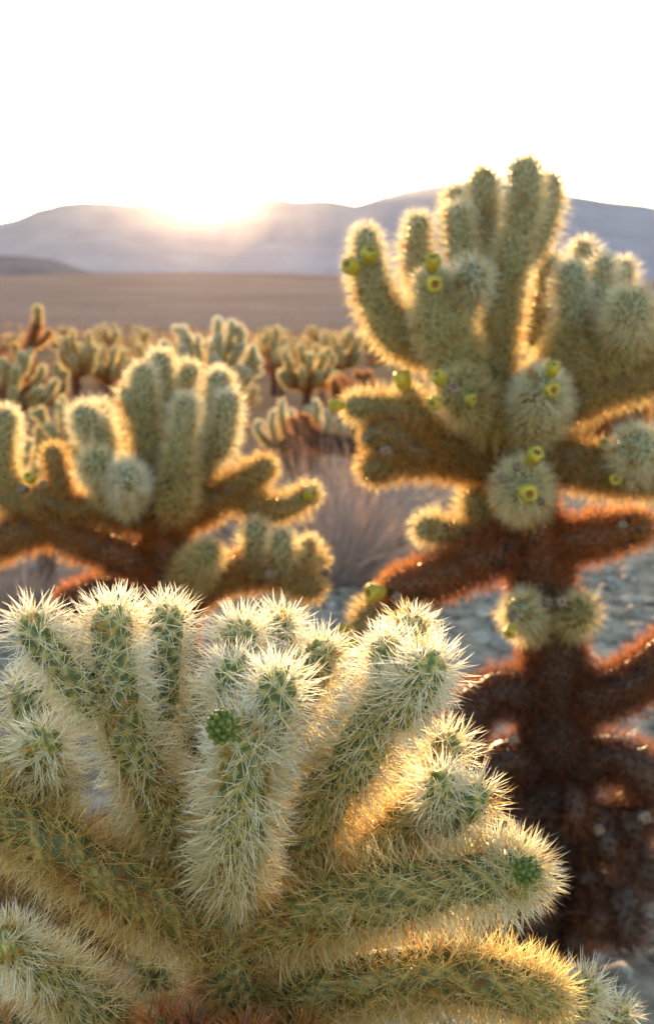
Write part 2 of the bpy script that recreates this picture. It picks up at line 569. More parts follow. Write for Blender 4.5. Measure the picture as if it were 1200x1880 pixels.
# ------------------------------------------------------------------ the cactus in front
orgF = np.array([P(430, 1880, .84)[0], P(430, 1880, .84)[1], 0.0])
front = empty("cholla_cactus", orgF, "large sharply focused pale spiny cholla cactus in front, filling the lower part", "cactus")
FJ = [
    # stem and arms
    ([(430, 2330, .86), (425, 2080, .86), (425, 1850, .85)], 100, 88, 3.3, 2.4),
    ([(425, 1880, .85), (425, 1780, .84), (425, 1640, .84)], 88, 78, 1.6, 1.1),
    ([(430, 1640, .84), (432, 1560, .79), (447, 1440, .755), (450, 1318, .745)], 66, 70, .5, .12),
    ([(450, 1360, .79), (432, 1300, .80), (424, 1212, .805)], 46, 44, .4, .0),
    ([(478, 1400, .765), (500, 1310, .755), (514, 1232, .75)], 48, 47, .3, .0),
    # left upright with its side joint
    ([(370, 1620, .85), (320, 1530, .845), (262, 1400, .83)], 70, 64, 1.2, .7),
    ([(268, 1440, .82), (228, 1330, .805), (208, 1210, .80), (206, 1112, .80)], 60, 50, .4, .0),
    ([(195, 1310, .80), (125, 1235, .79), (75, 1180, .785), (62, 1128, .785)], 46, 46, .35, .0),
    ([(290, 1330, .87), (302, 1220, .87), (306, 1112, .875)], 46, 42, .4, .0),
    ([(110, 1470, .85), (80, 1405, .82), (80, 1350, .785)], 52, 46, .6, .15, .95, .85),
    ([(90, 1400, .88), (60, 1310, .87), (48, 1250, .87)], 48, 42, .7, .3),
    # left arms
    ([(400, 1700, .84), (280, 1655, .825), (120, 1560, .81), (-70, 1450, .80)], 85, 78, 1.35, 1.05),
    ([(110, 1540, .86), (40, 1470, .86), (-60, 1390, .85)], 62, 60, 1.1, .7),
    ([(230, 1900, .87), (130, 1820, .84), (60, 1765, .81), (-2, 1724, .77)], 84, 46, 1.0, .2, .95, .9),
    ([(330, 1860, .95), (285, 1800, .94), (262, 1755, .94)], 46, 42, .8, .4),
    ([(-80, 1620, 1.0), (60, 1660, .98), (220, 1740, .95)], 84, 80, 2.2, 2.0),
    ([(-90, 1960, .95), (60, 1910, .93), (230, 1930, .92)], 90, 84, 1.6, 1.5),
    # joints behind the centre
    ([(460, 1380, .89), (445, 1260, .88), (440, 1140, .875)], 54, 48, .5, .0),
    ([(500, 1320, .95), (510, 1210, .94), (514, 1130, .94)], 44, 40, .4, .0),
    ([(520, 1330, .90), (565, 1260, .885), (598, 1180, .875)], 44, 42, .6, .1),
    ([(380, 1400, .95), (360, 1310, .94), (354, 1262, .94)], 44, 40, .5, .2),
    # right upright
    ([(540, 1590, .85), (585, 1480, .84), (640, 1390, .825)], 70, 62, 1.2, .8),
    ([(625, 1450, .82), (675, 1350, .81), (715, 1255, .80)], 62, 60, .5, .1),
    ([(705, 1300, .815), (712, 1230, .815), (706, 1172, .815)], 46, 46, .2, .0, 1, .85),
    ([(722, 1330, .795), (768, 1255, .775), (790, 1208, .75)], 50, 52, .3, .0, 1, .88),
    ([(725, 1290, .86), (745, 1200, .865), (756, 1132, .875)], 46, 44, .3, .0, 1, .85),
    # right arms
    ([(470, 1720, .84), (600, 1665, .82), (800, 1625, .79), (990, 1598, .76)], 86, 68, 1.3, .4),
    ([(560, 1690, .86), (690, 1575, .85), (775, 1480, .835)], 72, 60, 1.4, 1.1),
    ([(770, 1520, .845), (798, 1470, .82), (810, 1432, .79)], 44, 42, .5, .05, .9, .85),
    ([(775, 1470, .86), (810, 1400, .86), (826, 1350, .865)], 42, 40, .5, .2),
    ([(815, 1520, .83), (850, 1490, .81), (882, 1452, .80)], 40, 36, .5, .15),
    ([(850, 1640, .85), (895, 1590, .85), (925, 1552, .85)], 46, 42, .6, .15),
    ([(440, 1880, .86), (620, 1812, .84), (830, 1790, .825), (1030, 1838, .81)], 84, 66, 1.3, .95),
    ([(980, 1890, .88), (1045, 1850, .89), (1082, 1800, .90)], 46, 42, .7, .2),
    ([(1085, 1900, .93), (1125, 1870, .94), (1143, 1850, .945)], 26, 24, .6, .3),
    # old brown joints at the bottom
    ([(430, 2000, .80), (350, 1930, .775), (270, 1890, .76)], 60, 50, 2.9, 2.6),
    ([(380, 2050, .78), (430, 1970, .76), (470, 1910, .745)], 56, 50, 3.0, 2.6),
    ([(600, 2060, .83), (520, 1960, .82), (560, 1900, .80)], 60, 55, 2.3, 1.8),
]
for sp in FJ:
    sp = (sp[0], sp[1], sp[2], sp[3] + (.3 if sp[3] < .8 else 0), sp[4]) + sp[5:]  # upright bases aged: yellower spines, and shade between stems put into the colour
    px_joint(front, orgF, sp, rs=.575 * (sp[5] if len(sp) > 5 else 1), slen=.0285 * (sp[6] if len(sp) > 6 else 1), nsp=17, sw=.00032, spacing=.0088, detail=.66, fine=True)
bud(front, orgF, P(411, 1336, .688), -FWD + UPV * .8 - RGT * .2, .0095, .0125)
bud(front, orgF, P(962, 1600, .725), RGT * .5 - FWD * .9 + UPV * .4, .0082, .0110)

# ------------------------------------------------------------------ the tall cactus on the right
orgR = np.array([P(1000, 1740, 1.92)[0], P(1000, 1740, 1.92)[1], 0.0])
right = empty("cholla_cactus", orgR, "tall branching cholla cactus with yellow fruits and dark rust trunk", "cactus")
RJ = [
    ([(1000, 1800, 1.95), (1000, 1600, 1.93), (1010, 1400, 1.92)], 88, 72, 3.95, 3.6),
    ([(1010, 1430, 1.92), (1020, 1280, 1.92), (1005, 1120, 1.91)], 66, 54, 3.6, 3.1),
    ([(1008, 1150, 1.91), (980, 1010, 1.90), (955, 880, 1.90)], 54, 52, 3.1, 2.4),
    ([(960, 900, 1.90), (935, 800, 1.90), (905, 690, 1.90)], 50, 46, 2.0, 1.3),
    # upright top joints
    ([(900, 720, 1.90), (912, 600, 1.89), (925, 510, 1.88)], 38, 32, 1.2, .7),
    ([(920, 540, 1.88), (945, 450, 1.88), (962, 380, 1.87), (963, 292, 1.87)], 31, 25, .7, .25),
    ([(960, 480, 1.93), (995, 400, 1.95), (1012, 322, 1.96)], 26, 21, .7, .3),
    ([(912, 520, 1.95), (893, 410, 1.97), (886, 312, 1.98)], 25, 23, .7, .3),
    ([(870, 530, 1.92), (842, 450, 1.92), (838, 378, 1.92)], 26, 22, .6, .2),
    ([(860, 460, 2.04), (842, 400, 2.05), (836, 346, 2.05)], 22, 17, .7, .3),
    ([(790, 560, 1.98), (764, 480, 1.99), (769, 398, 2.0)], 26, 20, .7, .3),
    ([(790, 660, 1.92), (720, 600, 1.90), (682, 530, 1.90), (669, 420, 1.90)], 40, 21, 1.1, .3),
    ([(860, 700, 1.86), (810, 600, 1.83), (788, 500, 1.82)], 46, 36, 1.0, .35),
    ([(840, 590, 1.86), (858, 530, 1.82), (870, 492, 1.77)], 28, 26, .6, .1),
    ([(985, 640, 2.0), (1002, 550, 2.0), (1006, 470, 2.0)], 26, 22, .8, .4),
    # right crown
    ([(950, 760, 1.92), (1020, 680, 1.90), (1062, 590, 1.88)], 44, 32, 1.3, .7),
    ([(1058, 630, 1.88), (1050, 560, 1.87), (1049, 484, 1.86)], 26, 22, .5, .1),
    ([(1075, 620, 1.89), (1092, 550, 1.90), (1111, 474, 1.90)], 26, 21, .5, .15),
    ([(1070, 540, 2.04), (1070, 490, 2.05), (1070, 444, 2.05)], 22, 19, .5, .2),
    ([(1120, 560, 2.08), (1140, 510, 2.1), (1147, 480, 2.1)], 20, 17, .5, .2),
    ([(1150, 630, 1.86), (1155, 585, 1.80), (1156, 560, 1.74)], 40, 38, .8, .3),
    ([(1000, 720, 1.90), (1090, 650, 1.88), (1170, 640, 1.87), (1240, 580, 1.86)], 38, 32, 1.1, .6),
    ([(980, 770, 1.90), (1080, 725, 1.90), (1180, 690, 1.90), (1270, 640, 1.90)], 38, 34, 1.5, .9),
    ([(1040, 800, 2.08), (1100, 775, 2.09), (1180, 750, 2.1)], 32, 28, 2.2, 1.8),
    # joints turned to the camera, with fruit
    ([(935, 790, 1.88), (875, 750, 1.83), (826, 705, 1.77)], 46, 40, 1.3, .7),
    ([(975, 800, 1.86), (990, 740, 1.79), (996, 700, 1.72)], 42, 38, .9, .1),
    ([(960, 920, 1.86), (958, 900, 1.78), (957, 885, 1.71)], 42, 40, 1.1, .4),
    ([(840, 820, 1.90), (750, 765, 1.88), (690, 752, 1.88), (636, 744, 1.87)], 34, 22, 1.4, .8),
    ([(770, 790, 1.89), (755, 745, 1.90), (748, 712, 1.90)], 24, 18, 1.0, .7),
    ([(930, 860, 1.92), (820, 825, 1.90), (730, 840, 1.88), (668, 870, 1.87)], 48, 30, 2.0, 1.2),
    ([(790, 850, 1.86), (720, 800, 1.85), (670, 810, 1.85)], 38, 26, 1.9, 1.4),
    ([(930, 1000, 1.93), (850, 985, 1.91), (765, 966, 1.89)], 28, 23, 2.2, .5),
    ([(905, 1000, 1.94), (880, 950, 1.93), (872, 896, 1.93)], 28, 25, 1.6, .8),
    ([(970, 980, 1.89), (850, 1040, 1.86), (770, 1070, 1.84), (705, 1086, 1.83)], 40, 32, 3.0, 2.5),
    ([(790, 1070, 1.90), (710, 1115, 1.89), (655, 1160, 1.88)], 34, 26, 1.9, 1.0),
    ([(990, 1010, 1.90), (1090, 985, 1.88), (1195, 962, 1.87)], 38, 30, 3.0, 2.1),
    ([(950, 830, 1.89), (1050, 850, 1.86), (1150, 870, 1.84), (1260, 880, 1.83)], 42, 38, 1.8, 1.1),
    ([(1180, 870, 1.84), (1170, 835, 1.78), (1166, 812, 1.72)], 38, 34, .9, .2),
    ([(985, 1150, 1.88), (962, 1130, 1.82), (952, 1112, 1.77)], 28, 26, 1.0, .3),
    ([(1030, 1140, 1.90), (1056, 1130, 1.84), (1064, 1118, 1.80)], 28, 27, 1.3, .7),
    # low old arms
    ([(1010, 1290, 1.92), (1110, 1275, 1.88), (1180, 1240, 1.86), (1260, 1170, 1.85)], 46, 36, 3.4, 3.0),
    ([(1000, 1290, 1.92), (910, 1270, 1.88), (855, 1320, 1.86), (835, 1440, 1.85)], 42, 34, 3.5, 3.2),
    ([(1010, 1420, 1.93), (930, 1395, 1.89), (885, 1440, 1.86)], 40, 34, 3.6, 3.3, 1, 1.1),
    ([(1040, 1420, 1.94), (1120, 1385, 1.92), (1185, 1425, 1.90), (1215, 1480, 1.90)], 44, 38, 3.5, 3.1, 1, 1.1),
]
gr = np.random.default_rng(23)
for k in range(26):      # dead joints hanging round the foot of the trunk
    f = k / 25
    sd = 1 if gr.uniform() < .58 else -1
    x0 = 1005 + sd * gr.uniform(20, 100 + 40 * (sd > 0)); y0 = 1440 + 260 * f + gr.uniform(-20, 20)
    dd = 1.92 - gr.uniform(.0, .13)
    dx = sd * gr.uniform(-10, 75) * (1 - .55 * f); dy = gr.uniform(25, 105)
    RJ.append(([(x0, y0, dd + .03), (x0 + dx * .6, y0 + dy * .3, dd), (x0 + dx, y0 + dy, dd - .02)], gr.uniform(28, 44), gr.uniform(24, 36),
               gr.uniform(3.25, 3.75), gr.uniform(3.0, 3.6), .85, gr.uniform(1.2, 1.6)))
for sp in RJ:
    px_joint(right, orgR, sp, rs=.86 * (sp[5] if len(sp) > 5 else 1), slen=.0325 * (sp[6] if len(sp) > 6 else 1), nsp=14, sw=.00060, felt=.28, detail=.50, spacing=.0112 if sp[3] < 3.2 or len(sp) < 6 else .014, skin_age=.55, tuft=.5)
RF = [  # px, py, d, direction (right, up, to camera), size px, dried
    (654, 498, 1.855, -.7, .3, .9, 34, 0), (676, 482, 1.855, .1, .6, .8, 34, 0), (792, 522, 1.765, .1, -.2, 1, 34, 0), (792, 496, 1.775, 0, .7, .7, 32, 0),
    (1005, 716, 1.675, .2, -.1, 1, 34, 0), (1010, 690, 1.70, .1, .8, .6, 32, 0), (1028, 702, 1.69, .6, .1, .8, 22, 1),
    (803, 737, 1.725, -.6, -.3, 1, 30, 0), (830, 716, 1.70, .1, .1, 1, 30, 1), (840, 692, 1.73, .2, .7, .8, 30, 1), (856, 733, 1.74, .6, -.1, .8, 28, 0), (812, 704, 1.73, -.5, .6, .6, 28, 0),
    (628, 745, 1.855, -1, .1, .4, 30, 0), (742, 714, 1.87, -.2, 1, .3, 32, 0),
    (678, 806, 1.83, -.8, .2, .8, 26, 1), (712, 800, 1.81, -.1, .7, .8, 26, 1), (708, 826, 1.80, 0, -.2, 1, 26, 1),
    (972, 848, 1.68, .3, .6, .9, 36, 0), (962, 902, 1.645, .1, -.2, 1, 36, 0), (926, 880, 1.68, -.6, .2, .9, 28, 1), (948, 862, 1.665, -.1, .5, 1, 28, 1), (932, 906, 1.67, -.4, -.5, .9, 26, 1), (986, 916, 1.67, .5, -.6, .8, 26, 1),
    (1112, 822, 1.80, -.4, .4, .9, 34, 0), (1126, 880, 1.785, -.1, 0, 1, 36, 0), (1155, 872, 1.78, .3, -.1, 1, 26, 1),
    (702, 1085, 1.80, -.9, -.1, .6, 36, 0), (728, 1066, 1.79, -.2, .6, .8, 28, 1), (730, 1094, 1.78, -.1, -.2, 1, 26, 1),
    (640, 1156, 1.87, -.9, .1, .5, 32, 0), (650, 1178, 1.86, -.5, -.5, .7, 32, 0),
    (938, 1152, 1.75, -.4, -.6, .9, 30, 0), (942, 1128, 1.735, -.3, -.1, 1, 26, 1), (1088, 1138, 1.79, .7, -.1, .8, 26, 1), (1030, 1110, 1.79, -.2, .4, 1, 28, 1), (1004, 1110, 1.81, 0, .3, 1, 26, 1),
    (1160, 955, 1.83, .2, .7, .8, 28, 1), (1140, 965, 1.82, -.1, .2, 1, 26, 1),
    (940, 1355, 1.80, 0, 0, 1, 28, 1), (1045, 1432, 1.78, .2, 0, 1, 30, 1), (1095, 1520, 1.76, 0, 0, 1, 26, 1), (1175, 1500, 1.80, .2, .2, 1, 28, 1), (1010, 1330, 1.80, 0, 0, 1, 24, 1),
]
for i, (x, y, d, a, b, c, s, dr) in enumerate(RF):
    if dr and i % 3 == 0: continue
    px_fruit(right, orgR, x, y, d, a, b, c, s, bool(dr))

# ------------------------------------------------------------------ the cactus on the left
orgL = np.array([P(310, 1600, 2.25)[0], P(310, 1600, 2.25)[1], 0.0])
left = empty("cholla_cactus", orgL, "mid-sized cholla cactus with spreading orange-rimmed arms behind the front one", "cactus")
LJ = [
    ([(315, 1640, 2.27), (320, 1400, 2.26), (318, 1180, 2.25)], 62, 52, 3.8, 3.2),
    ([(318, 1210, 2.25), (312, 1080, 2.25), (305, 960, 2.25)], 52, 44, 3.2, 2.3),
    ([(308, 1000, 2.25), (306, 930, 2.24), (308, 860, 2.24)], 42, 36, 2.3, 1.6),
    ([(300, 910, 2.22), (268, 800, 2.20), (262, 740, 2.19), (262, 672, 2.19)], 36, 20, 1.3, .25),
    ([(258, 770, 2.18), (242, 745, 2.17), (233, 714, 2.17)], 16, 14, .7, .3),
    ([(305, 880, 2.28), (298, 760, 2.28), (294, 648, 2.28)], 32, 19, 1.1, .25),
    ([(320, 790, 2.32), (338, 710, 2.33), (352, 670, 2.33)], 22, 17, .9, .3),
    ([(322, 948, 2.18), (328, 850, 2.14), (338, 790, 2.13), (343, 728, 2.13)], 34, 19, 1.1, .2),
    ([(330, 920, 2.24), (372, 840, 2.23), (395, 790, 2.23)], 34, 26, 1.2, .6),
    ([(380, 830, 2.27), (398, 750, 2.28), (403, 682, 2.28)], 24, 20, .6, .2),
    ([(392, 840, 2.21), (412, 780, 2.19), (421, 722, 2.18)], 26, 20, .6, .15),
    ([(275, 920, 2.25), (200, 850, 2.24), (184, 740, 2.24)], 26, 15, 1.2, .3),
    ([(195, 830, 2.20), (172, 790, 2.15), (150, 758, 2.08)], 26, 25, .8, .25),
    ([(205, 920, 2.20), (186, 870, 2.12), (175, 842, 2.04)], 26, 25, .9, .4),
    ([(236, 930, 2.20), (234, 890, 2.10), (233, 872, 2.02)], 27, 27, .7, .05),
    # arms to the left
    ([(300, 960, 2.25), (210, 935, 2.22), (120, 935, 2.20), (55, 905, 2.19)], 32, 26, 2.2, 1.3),
    ([(120, 930, 2.22), (106, 870, 2.23), (96, 820, 2.24)], 20, 18, 1.6, 1.2),
    ([(300, 1050, 2.25), (210, 1015, 2.22), (120, 980, 2.21), (60, 940, 2.20)], 34, 28, 2.7, 1.9),
    ([(95, 960, 2.21), (20, 985, 2.20), (-60, 1020, 2.20)], 32, 28, 2.2, 1.7),
    ([(70, 950, 2.22), (5, 890, 2.22), (2, 830, 2.22), (14, 752, 2.22)], 30, 22, 1.4, .3),
    ([(295, 1130, 2.26), (200, 1090, 2.24), (110, 1110, 2.24)], 34, 28, 3.2, 2.9),
    # arms to the right
    ([(320, 960, 2.25), (400, 915, 2.23), (450, 885, 2.23), (498, 850, 2.22)], 32, 24, 2.0, 1.0),
    ([(430, 900, 2.24), (480, 935, 2.22), (530, 930, 2.21), (580, 898, 2.21)], 26, 18, 1.6, .8),
    ([(340, 1070, 2.22), (365, 1040, 2.14), (388, 1008, 2.08)], 28, 26, 1.5, .7),
    ([(330, 1110, 2.25), (420, 1055, 2.20), (500, 1050, 2.17), (588, 1085, 2.15)], 32, 26, 2.0, 1.2),
    ([(470, 1050, 2.19), (468, 1000, 2.17), (472, 958, 2.16)], 22, 20, .8, .3),
    ([(515, 1055, 2.17), (516, 1010, 2.14), (519, 976, 2.13)], 22, 20, .8, .25),
    ([(548, 1070, 2.19), (560, 1020, 2.20), (570, 990, 2.20)], 20, 16, 1.0, .6),
    ([(500, 1060, 2.22), (560, 1020, 2.24), (592, 1040, 2.24)], 22, 18, 1.3, .9),
]
for sp in LJ:
    px_joint(left, orgL, sp, rs=.82, slen=.0330, nsp=14, sw=.00066, felt=.28, detail=.50, spacing=.0116, skin_age=.5, tuft=.5)
for (x, y, d, a, b, c, s, dr) in [(560, 912, 2.17, .8, .3, .6, 26, 0), (60, 884, 2.14, -.2, .5, .9, 26, 0), (50, 898, 2.14, -.6, .1, .9, 22, 1),
                                   (78, 892, 2.13, .5, .2, .9, 22, 1), (494, 1054, 2.10, .1, 0, 1, 24, 1), (590, 1052, 2.13, .8, .1, .6, 22, 1)]:
    px_fruit(left, orgL, x, y, d, a, b, c, s, bool(dr))

# ------------------------------------------------------------------ chollas farther back
def gen_cholla(seed, h, spread, n, low=1.45, age=0.0, trunk=.45, inner=.68):
    """round-crowned cholla: (points, r0, r1, age0, age1) in local metres"""
    g = np.random.default_rng(seed)
    out = []
    top = np.array([g.normal(0, .03), g.normal(0, .03), h * trunk])
    out.append(([np.array([0, 0, -.05]), top * .5 + [g.normal(0, .02), 0, 0], top + [0, 0, .04]], .052, .040, 3.6, 2.6))
    hz = h - top[2]
    for i in range(n):
        az = i * 2.399963 + g.uniform(-.35, .35)
        pol = low * math.sqrt((i + .5) / n) + g.uniform(-.12, .12)
        o = np.array([math.cos(az) * math.sin(pol), math.sin(az) * math.sin(pol), math.cos(pol)])
        sc = np.array([spread, spread, hz])
        k = g.uniform(.82, 1.0)
        p = top + o * sc * inner * k - np.array([0, 0, .05 * math.sin(pol)])
        e = top + o * sc * k + np.array([0, 0, (.12 * math.sin(pol) + .02) * h * g.uniform(.3, 1.3)])
        if i % 2 == 0 or pol > .8:
            out.append(([top - [0, 0, .05 + .12 * math.sin(pol) * g.uniform(0, 1)], (top + p) / 2 - [0, 0, .02], p], .034, .027, 2.5 + age, 1.3 + age))
        m = (p + e) / 2 + np.array([o[0], o[1], 0]) * .03
        out.append(([p, m, e], .030, .024, 1.0 + age, .15 + age))
        if g.uniform() < .8:
            sd = g.normal(0, 1, 3); sd[2] = abs(sd[2]) + .4; sd /= np.linalg.norm(sd)
            q = m + (o * .5 + sd * .8) * g.uniform(.08, .13)
            out.append(([m, (m + q) / 2 + [0, 0, .01], q], .022, .020, .8 + age, .15 + age))
    return out

def proto_data(joints, nsp, sw, seed, sh=1.0):
    """meshes of a far cactus, built once and shared by its copies"""
    tmp = bpy.data.objects.new("holder", None)
    g = np.random.default_rng(seed)
    res = []
    for (pts, r0, r1, a0, a1) in joints:
        jo = build_joint(tmp, np.zeros(3), pts, r0, r1, a0 + .25 * sh, a1 + .35 * sh, slen=.036, nsp=nsp, sw=sw, detail=.26, spacing=.023, rg=g, skin_age=1.2, felt=.55)
        res.append((jo, jo.children[0]))
    return tmp, res

protos = {}
specs = {"A": (31, 1.10, .40, 20, 1.75, 0, .62, .66), "B": (52, .92, .34, 14, 1.6, 0, .6, .66), "C": (75, 1.22, .28, 11, 1.5, 0, .62), "D": (18, 1.00, .46, 22, 1.9, 0, .62, .68),
         "W": (9, 1.14, .44, 30, 1.75, 0, .55, .70), "X": (14, .85, .60, 12, 1.7, 1.9)}
for k, sp in specs.items():
    protos[k] = gen_cholla(*sp)
# a lanky one: bare brown stem bent up to a single tuft
protos["T"] = [([np.array([.10, 0, -.05]), np.array([.02, 0, .4]), np.array([-.08, 0, .75])], .05, .04, 3.6, 3.0),
               ([np.array([-.08, 0, .70]), np.array([-.05, 0, .95]), np.array([.03, 0, 1.16])], .036, .03, 3.0, 2.4),
               ([np.array([.02, 0, 1.12]), np.array([.03, 0, 1.2]), np.array([.035, 0, 1.30])], .03, .03, 1.4, .5),
               ([np.array([-.05, 0, .95]), np.array([.06, .02, 1.0]), np.array([.13, .03, 1.09])], .028, .025, 2.2, 1.2),
               ([np.array([-.06, 0, .75]), np.array([-.16, .02, .85]), np.array([-.19, .03, .98])], .028, .025, 1.8, .8),
               ([np.array([0, 0, .45]), np.array([.18, -.05, .55]), np.array([.28, -.08, .75])], .034, .025, 2.2, .6),
               ([np.array([.2, -.05, .55]), np.array([.25, -.1, .62]), np.array([.2, -.12, .8])], .03, .025, 1.2, .4)]
# a curly low one with looping arms
cj = [([np.array([0, 0, -.05]), np.array([.02, 0, .2]), np.array([0, 0, .42])], .05, .04, 3.4, 2.6)]
for i, (x, zz, hk) in enumerate([(-.33, .40, .12), (-.2, .34, .26), (-.05, .40, .22), (.1, .38, .25), (.24, .40, .22), (.36, .36, .2), (-.12, .5, .2), (.16, .5, .2)]):
    dep = (-.12, .1, -.06, .12, -.1, .05, .15, -.02)[i]
    cj.append(([np.array([0, 0, .36]), np.array([x * .7, dep * .6, zz - .10]), np.array([x, dep, zz])], .033, .026, 2.3, 1.1))
    cj.append(([np.array([x * .9, dep, zz - .04]), np.array([x * 1.12, dep, zz + hk * .5]), np.array([x * 1.0, dep, zz + hk])], .027, .022, 1.0, .2))
protos["K"] = cj
pdata = {}
for i, (k, jl) in enumerate(protos.items()):
    pdata[k] = proto_data(jl, 9, .0026, 100 + i, -.3 if k in 'WK' else .8)

def place(kind, x, y, rot, sc, label, group, first=set()):
    root = empty("cholla_cactus", (x, y, float(ground_z(x, y))), label, "cactus", group)
    root.rotation_euler = (0, 0, rot); root.scale = (sc, sc, sc)
    for jo, so in pdata[kind][1]:
        c = jo.copy(); COL.objects.link(c); c.parent = root
        s = so.copy(); COL.objects.link(s); s.parent = c
    return root

def merged(kind):
    V = []; F = []; T = []; SV = []; SF = []; ST = []; nv = ns = 0
    for jo, so in pdata[kind][1]:
        for o, A, B, C, per in ((jo, V, F, T, 4), (so, SV, SF, ST, 3)):
            me = o.data
            co = np.empty(len(me.vertices) * 3, np.float32); me.vertices.foreach_get("co", co)
            ix = np.empty(len(me.loops), np.int32); me.loops.foreach_get("vertex_index", ix)
            c = np.empty(len(me.vertices) * 4, np.float32); me.attributes["tint"].data.foreach_get("color", c)
            base = nv if per == 4 else ns
            co = co.reshape(-1, 3); c = c.reshape(-1, 4)[:, :3]
            if per == 3:                      # every other spine is enough this far away
                k = len(co) // 4
                keep = np.arange(0, k, 2)
                co = co.reshape(k, 4, 3)[keep].reshape(-1, 3); c = c.reshape(k, 4, 3)[keep].reshape(-1, 3)
                ix = (np.arange(len(keep))[:, None] * 4 + np.array([0, 1, 3, 1, 2, 3])[None]).ravel()
            A.append(co); B.append(ix + base); C.append(c)
            if per == 4: nv += len(me.vertices)
            else: ns += len(co)
    return (mesh_np("stem_joints", np.concatenate(V), np.concatenate(F), 4, M_SKIN, np.concatenate(T), True),
            mesh_np("spines", np.concatenate(SV), np.concatenate(SF), 3, M_SPINE, np.concatenate(ST)))
FARMESH = {k: merged(k) for k in "ABCD"}

def place_far(kind, x, y, rot, sc, label, group):
    root = empty("cholla_cactus", (x, y, float(ground_z(x, y))), label, "cactus", group)
    root.rotation_euler = (0, 0, rot); root.scale = (sc, sc, sc)
    b = link("stem", FARMESH[kind][0], root)
    s = link("spines", FARMESH[kind][1], b); s["kind"] = "stuff"

def at_px(px, d):
    return ((px - 600) / FPX * d / math.cos(PITCH) * 1.0, d)

G1 = "chollas behind the three big cacti"
BG = [  # kind, px, distance, rotation, scale, label
    ("T", 78, 10.0, 0.0, 1.0, "lanky cholla cactus with bare brown stem and one tuft on top"),
    ("W", 392, 9.4, 0.6, .98, "wide domed cholla cactus with many upright joints standing below the sun"),
    ("A", 565, 11.5, 2.0, .90, "bushy pale cholla cactus standing alone left of the tall fruited one"),
    ("K", 546, 8.2, 0.1, .80, "low curly cholla cactus with looping arms above the dry bush"),
    ("D", 18, 9.0, 1.0, 1.02, "pale cholla cactus cut by the picture edge beside the lanky one"),
    ("B", 130, 6.6, 2.6, .80, "short green-white cholla cactus in front of the lanky one"),
    ("B", 85, 4.4, 0.4, .62, "small smooth pale cholla cactus just behind the left cactus's side arm"),
    ("B", 2, 4.9, 4.0, .72, "small pale cholla cactus at the left edge above the arm tips"),
    ("C", 150, 12.5, 1.9, .95, "slim cholla cactus just right of the lanky one"),
    ("A", 208, 14.0, 0.9, .92, "rounded cholla cactus right behind the small rusty one"),
    ("D", 262, 16.0, 2.2, .98, "cholla cactus farther back, between the lanky one and the domed one, nearer the domed"),
    ("X", 196, 6.9, 0.3, .62, "small rusty old cholla cactus with bare orange-lit arms behind the left cactus"),
    ("C", 505, 18.0, 0.3, .95, "slim distant cholla cactus between the domed one and the bushy one"),
    ("A", 618, 15.0, 4.2, 1.04, "cholla cactus half hidden by the tall cactus's lowest crown joint"),
    ("X", 664, 7.2, 1.3, .95, "dark rusty cholla cactus seen through the gap under the tall cactus's crown"),
]
for kind, px, d, rot, sc, lab in BG:
    x, y = at_px(px, d)
    place(kind, x, y, rot, sc * (.9 if kind in 'ABCD' else 1), lab, G1)
g2 = np.random.default_rng(5)
kinds = ["A", "B", "C", "D", "A", "C"]
n_far = 0
for i in range(62):
    d = 13 + 52 * (i / 62) ** 1.25 + g2.uniform(-1, 1)
    px = g2.uniform(-40, 1240)
    x, y = at_px(px, d)
    place_far(kinds[i % 6], x, y, g2.uniform(0, 6), g2.uniform(.5, 1.0), "small blurred cholla cactus in the far scrub field before the slope", "far cholla cacti across the plain")
for tmp, res in pdata.values():
    for jo, so in res:
        COL.objects.unlink(so); COL.objects.unlink(jo)
        bpy.data.objects.remove(so); bpy.data.objects.remove(jo)
    bpy.data.objects.remove(tmp)

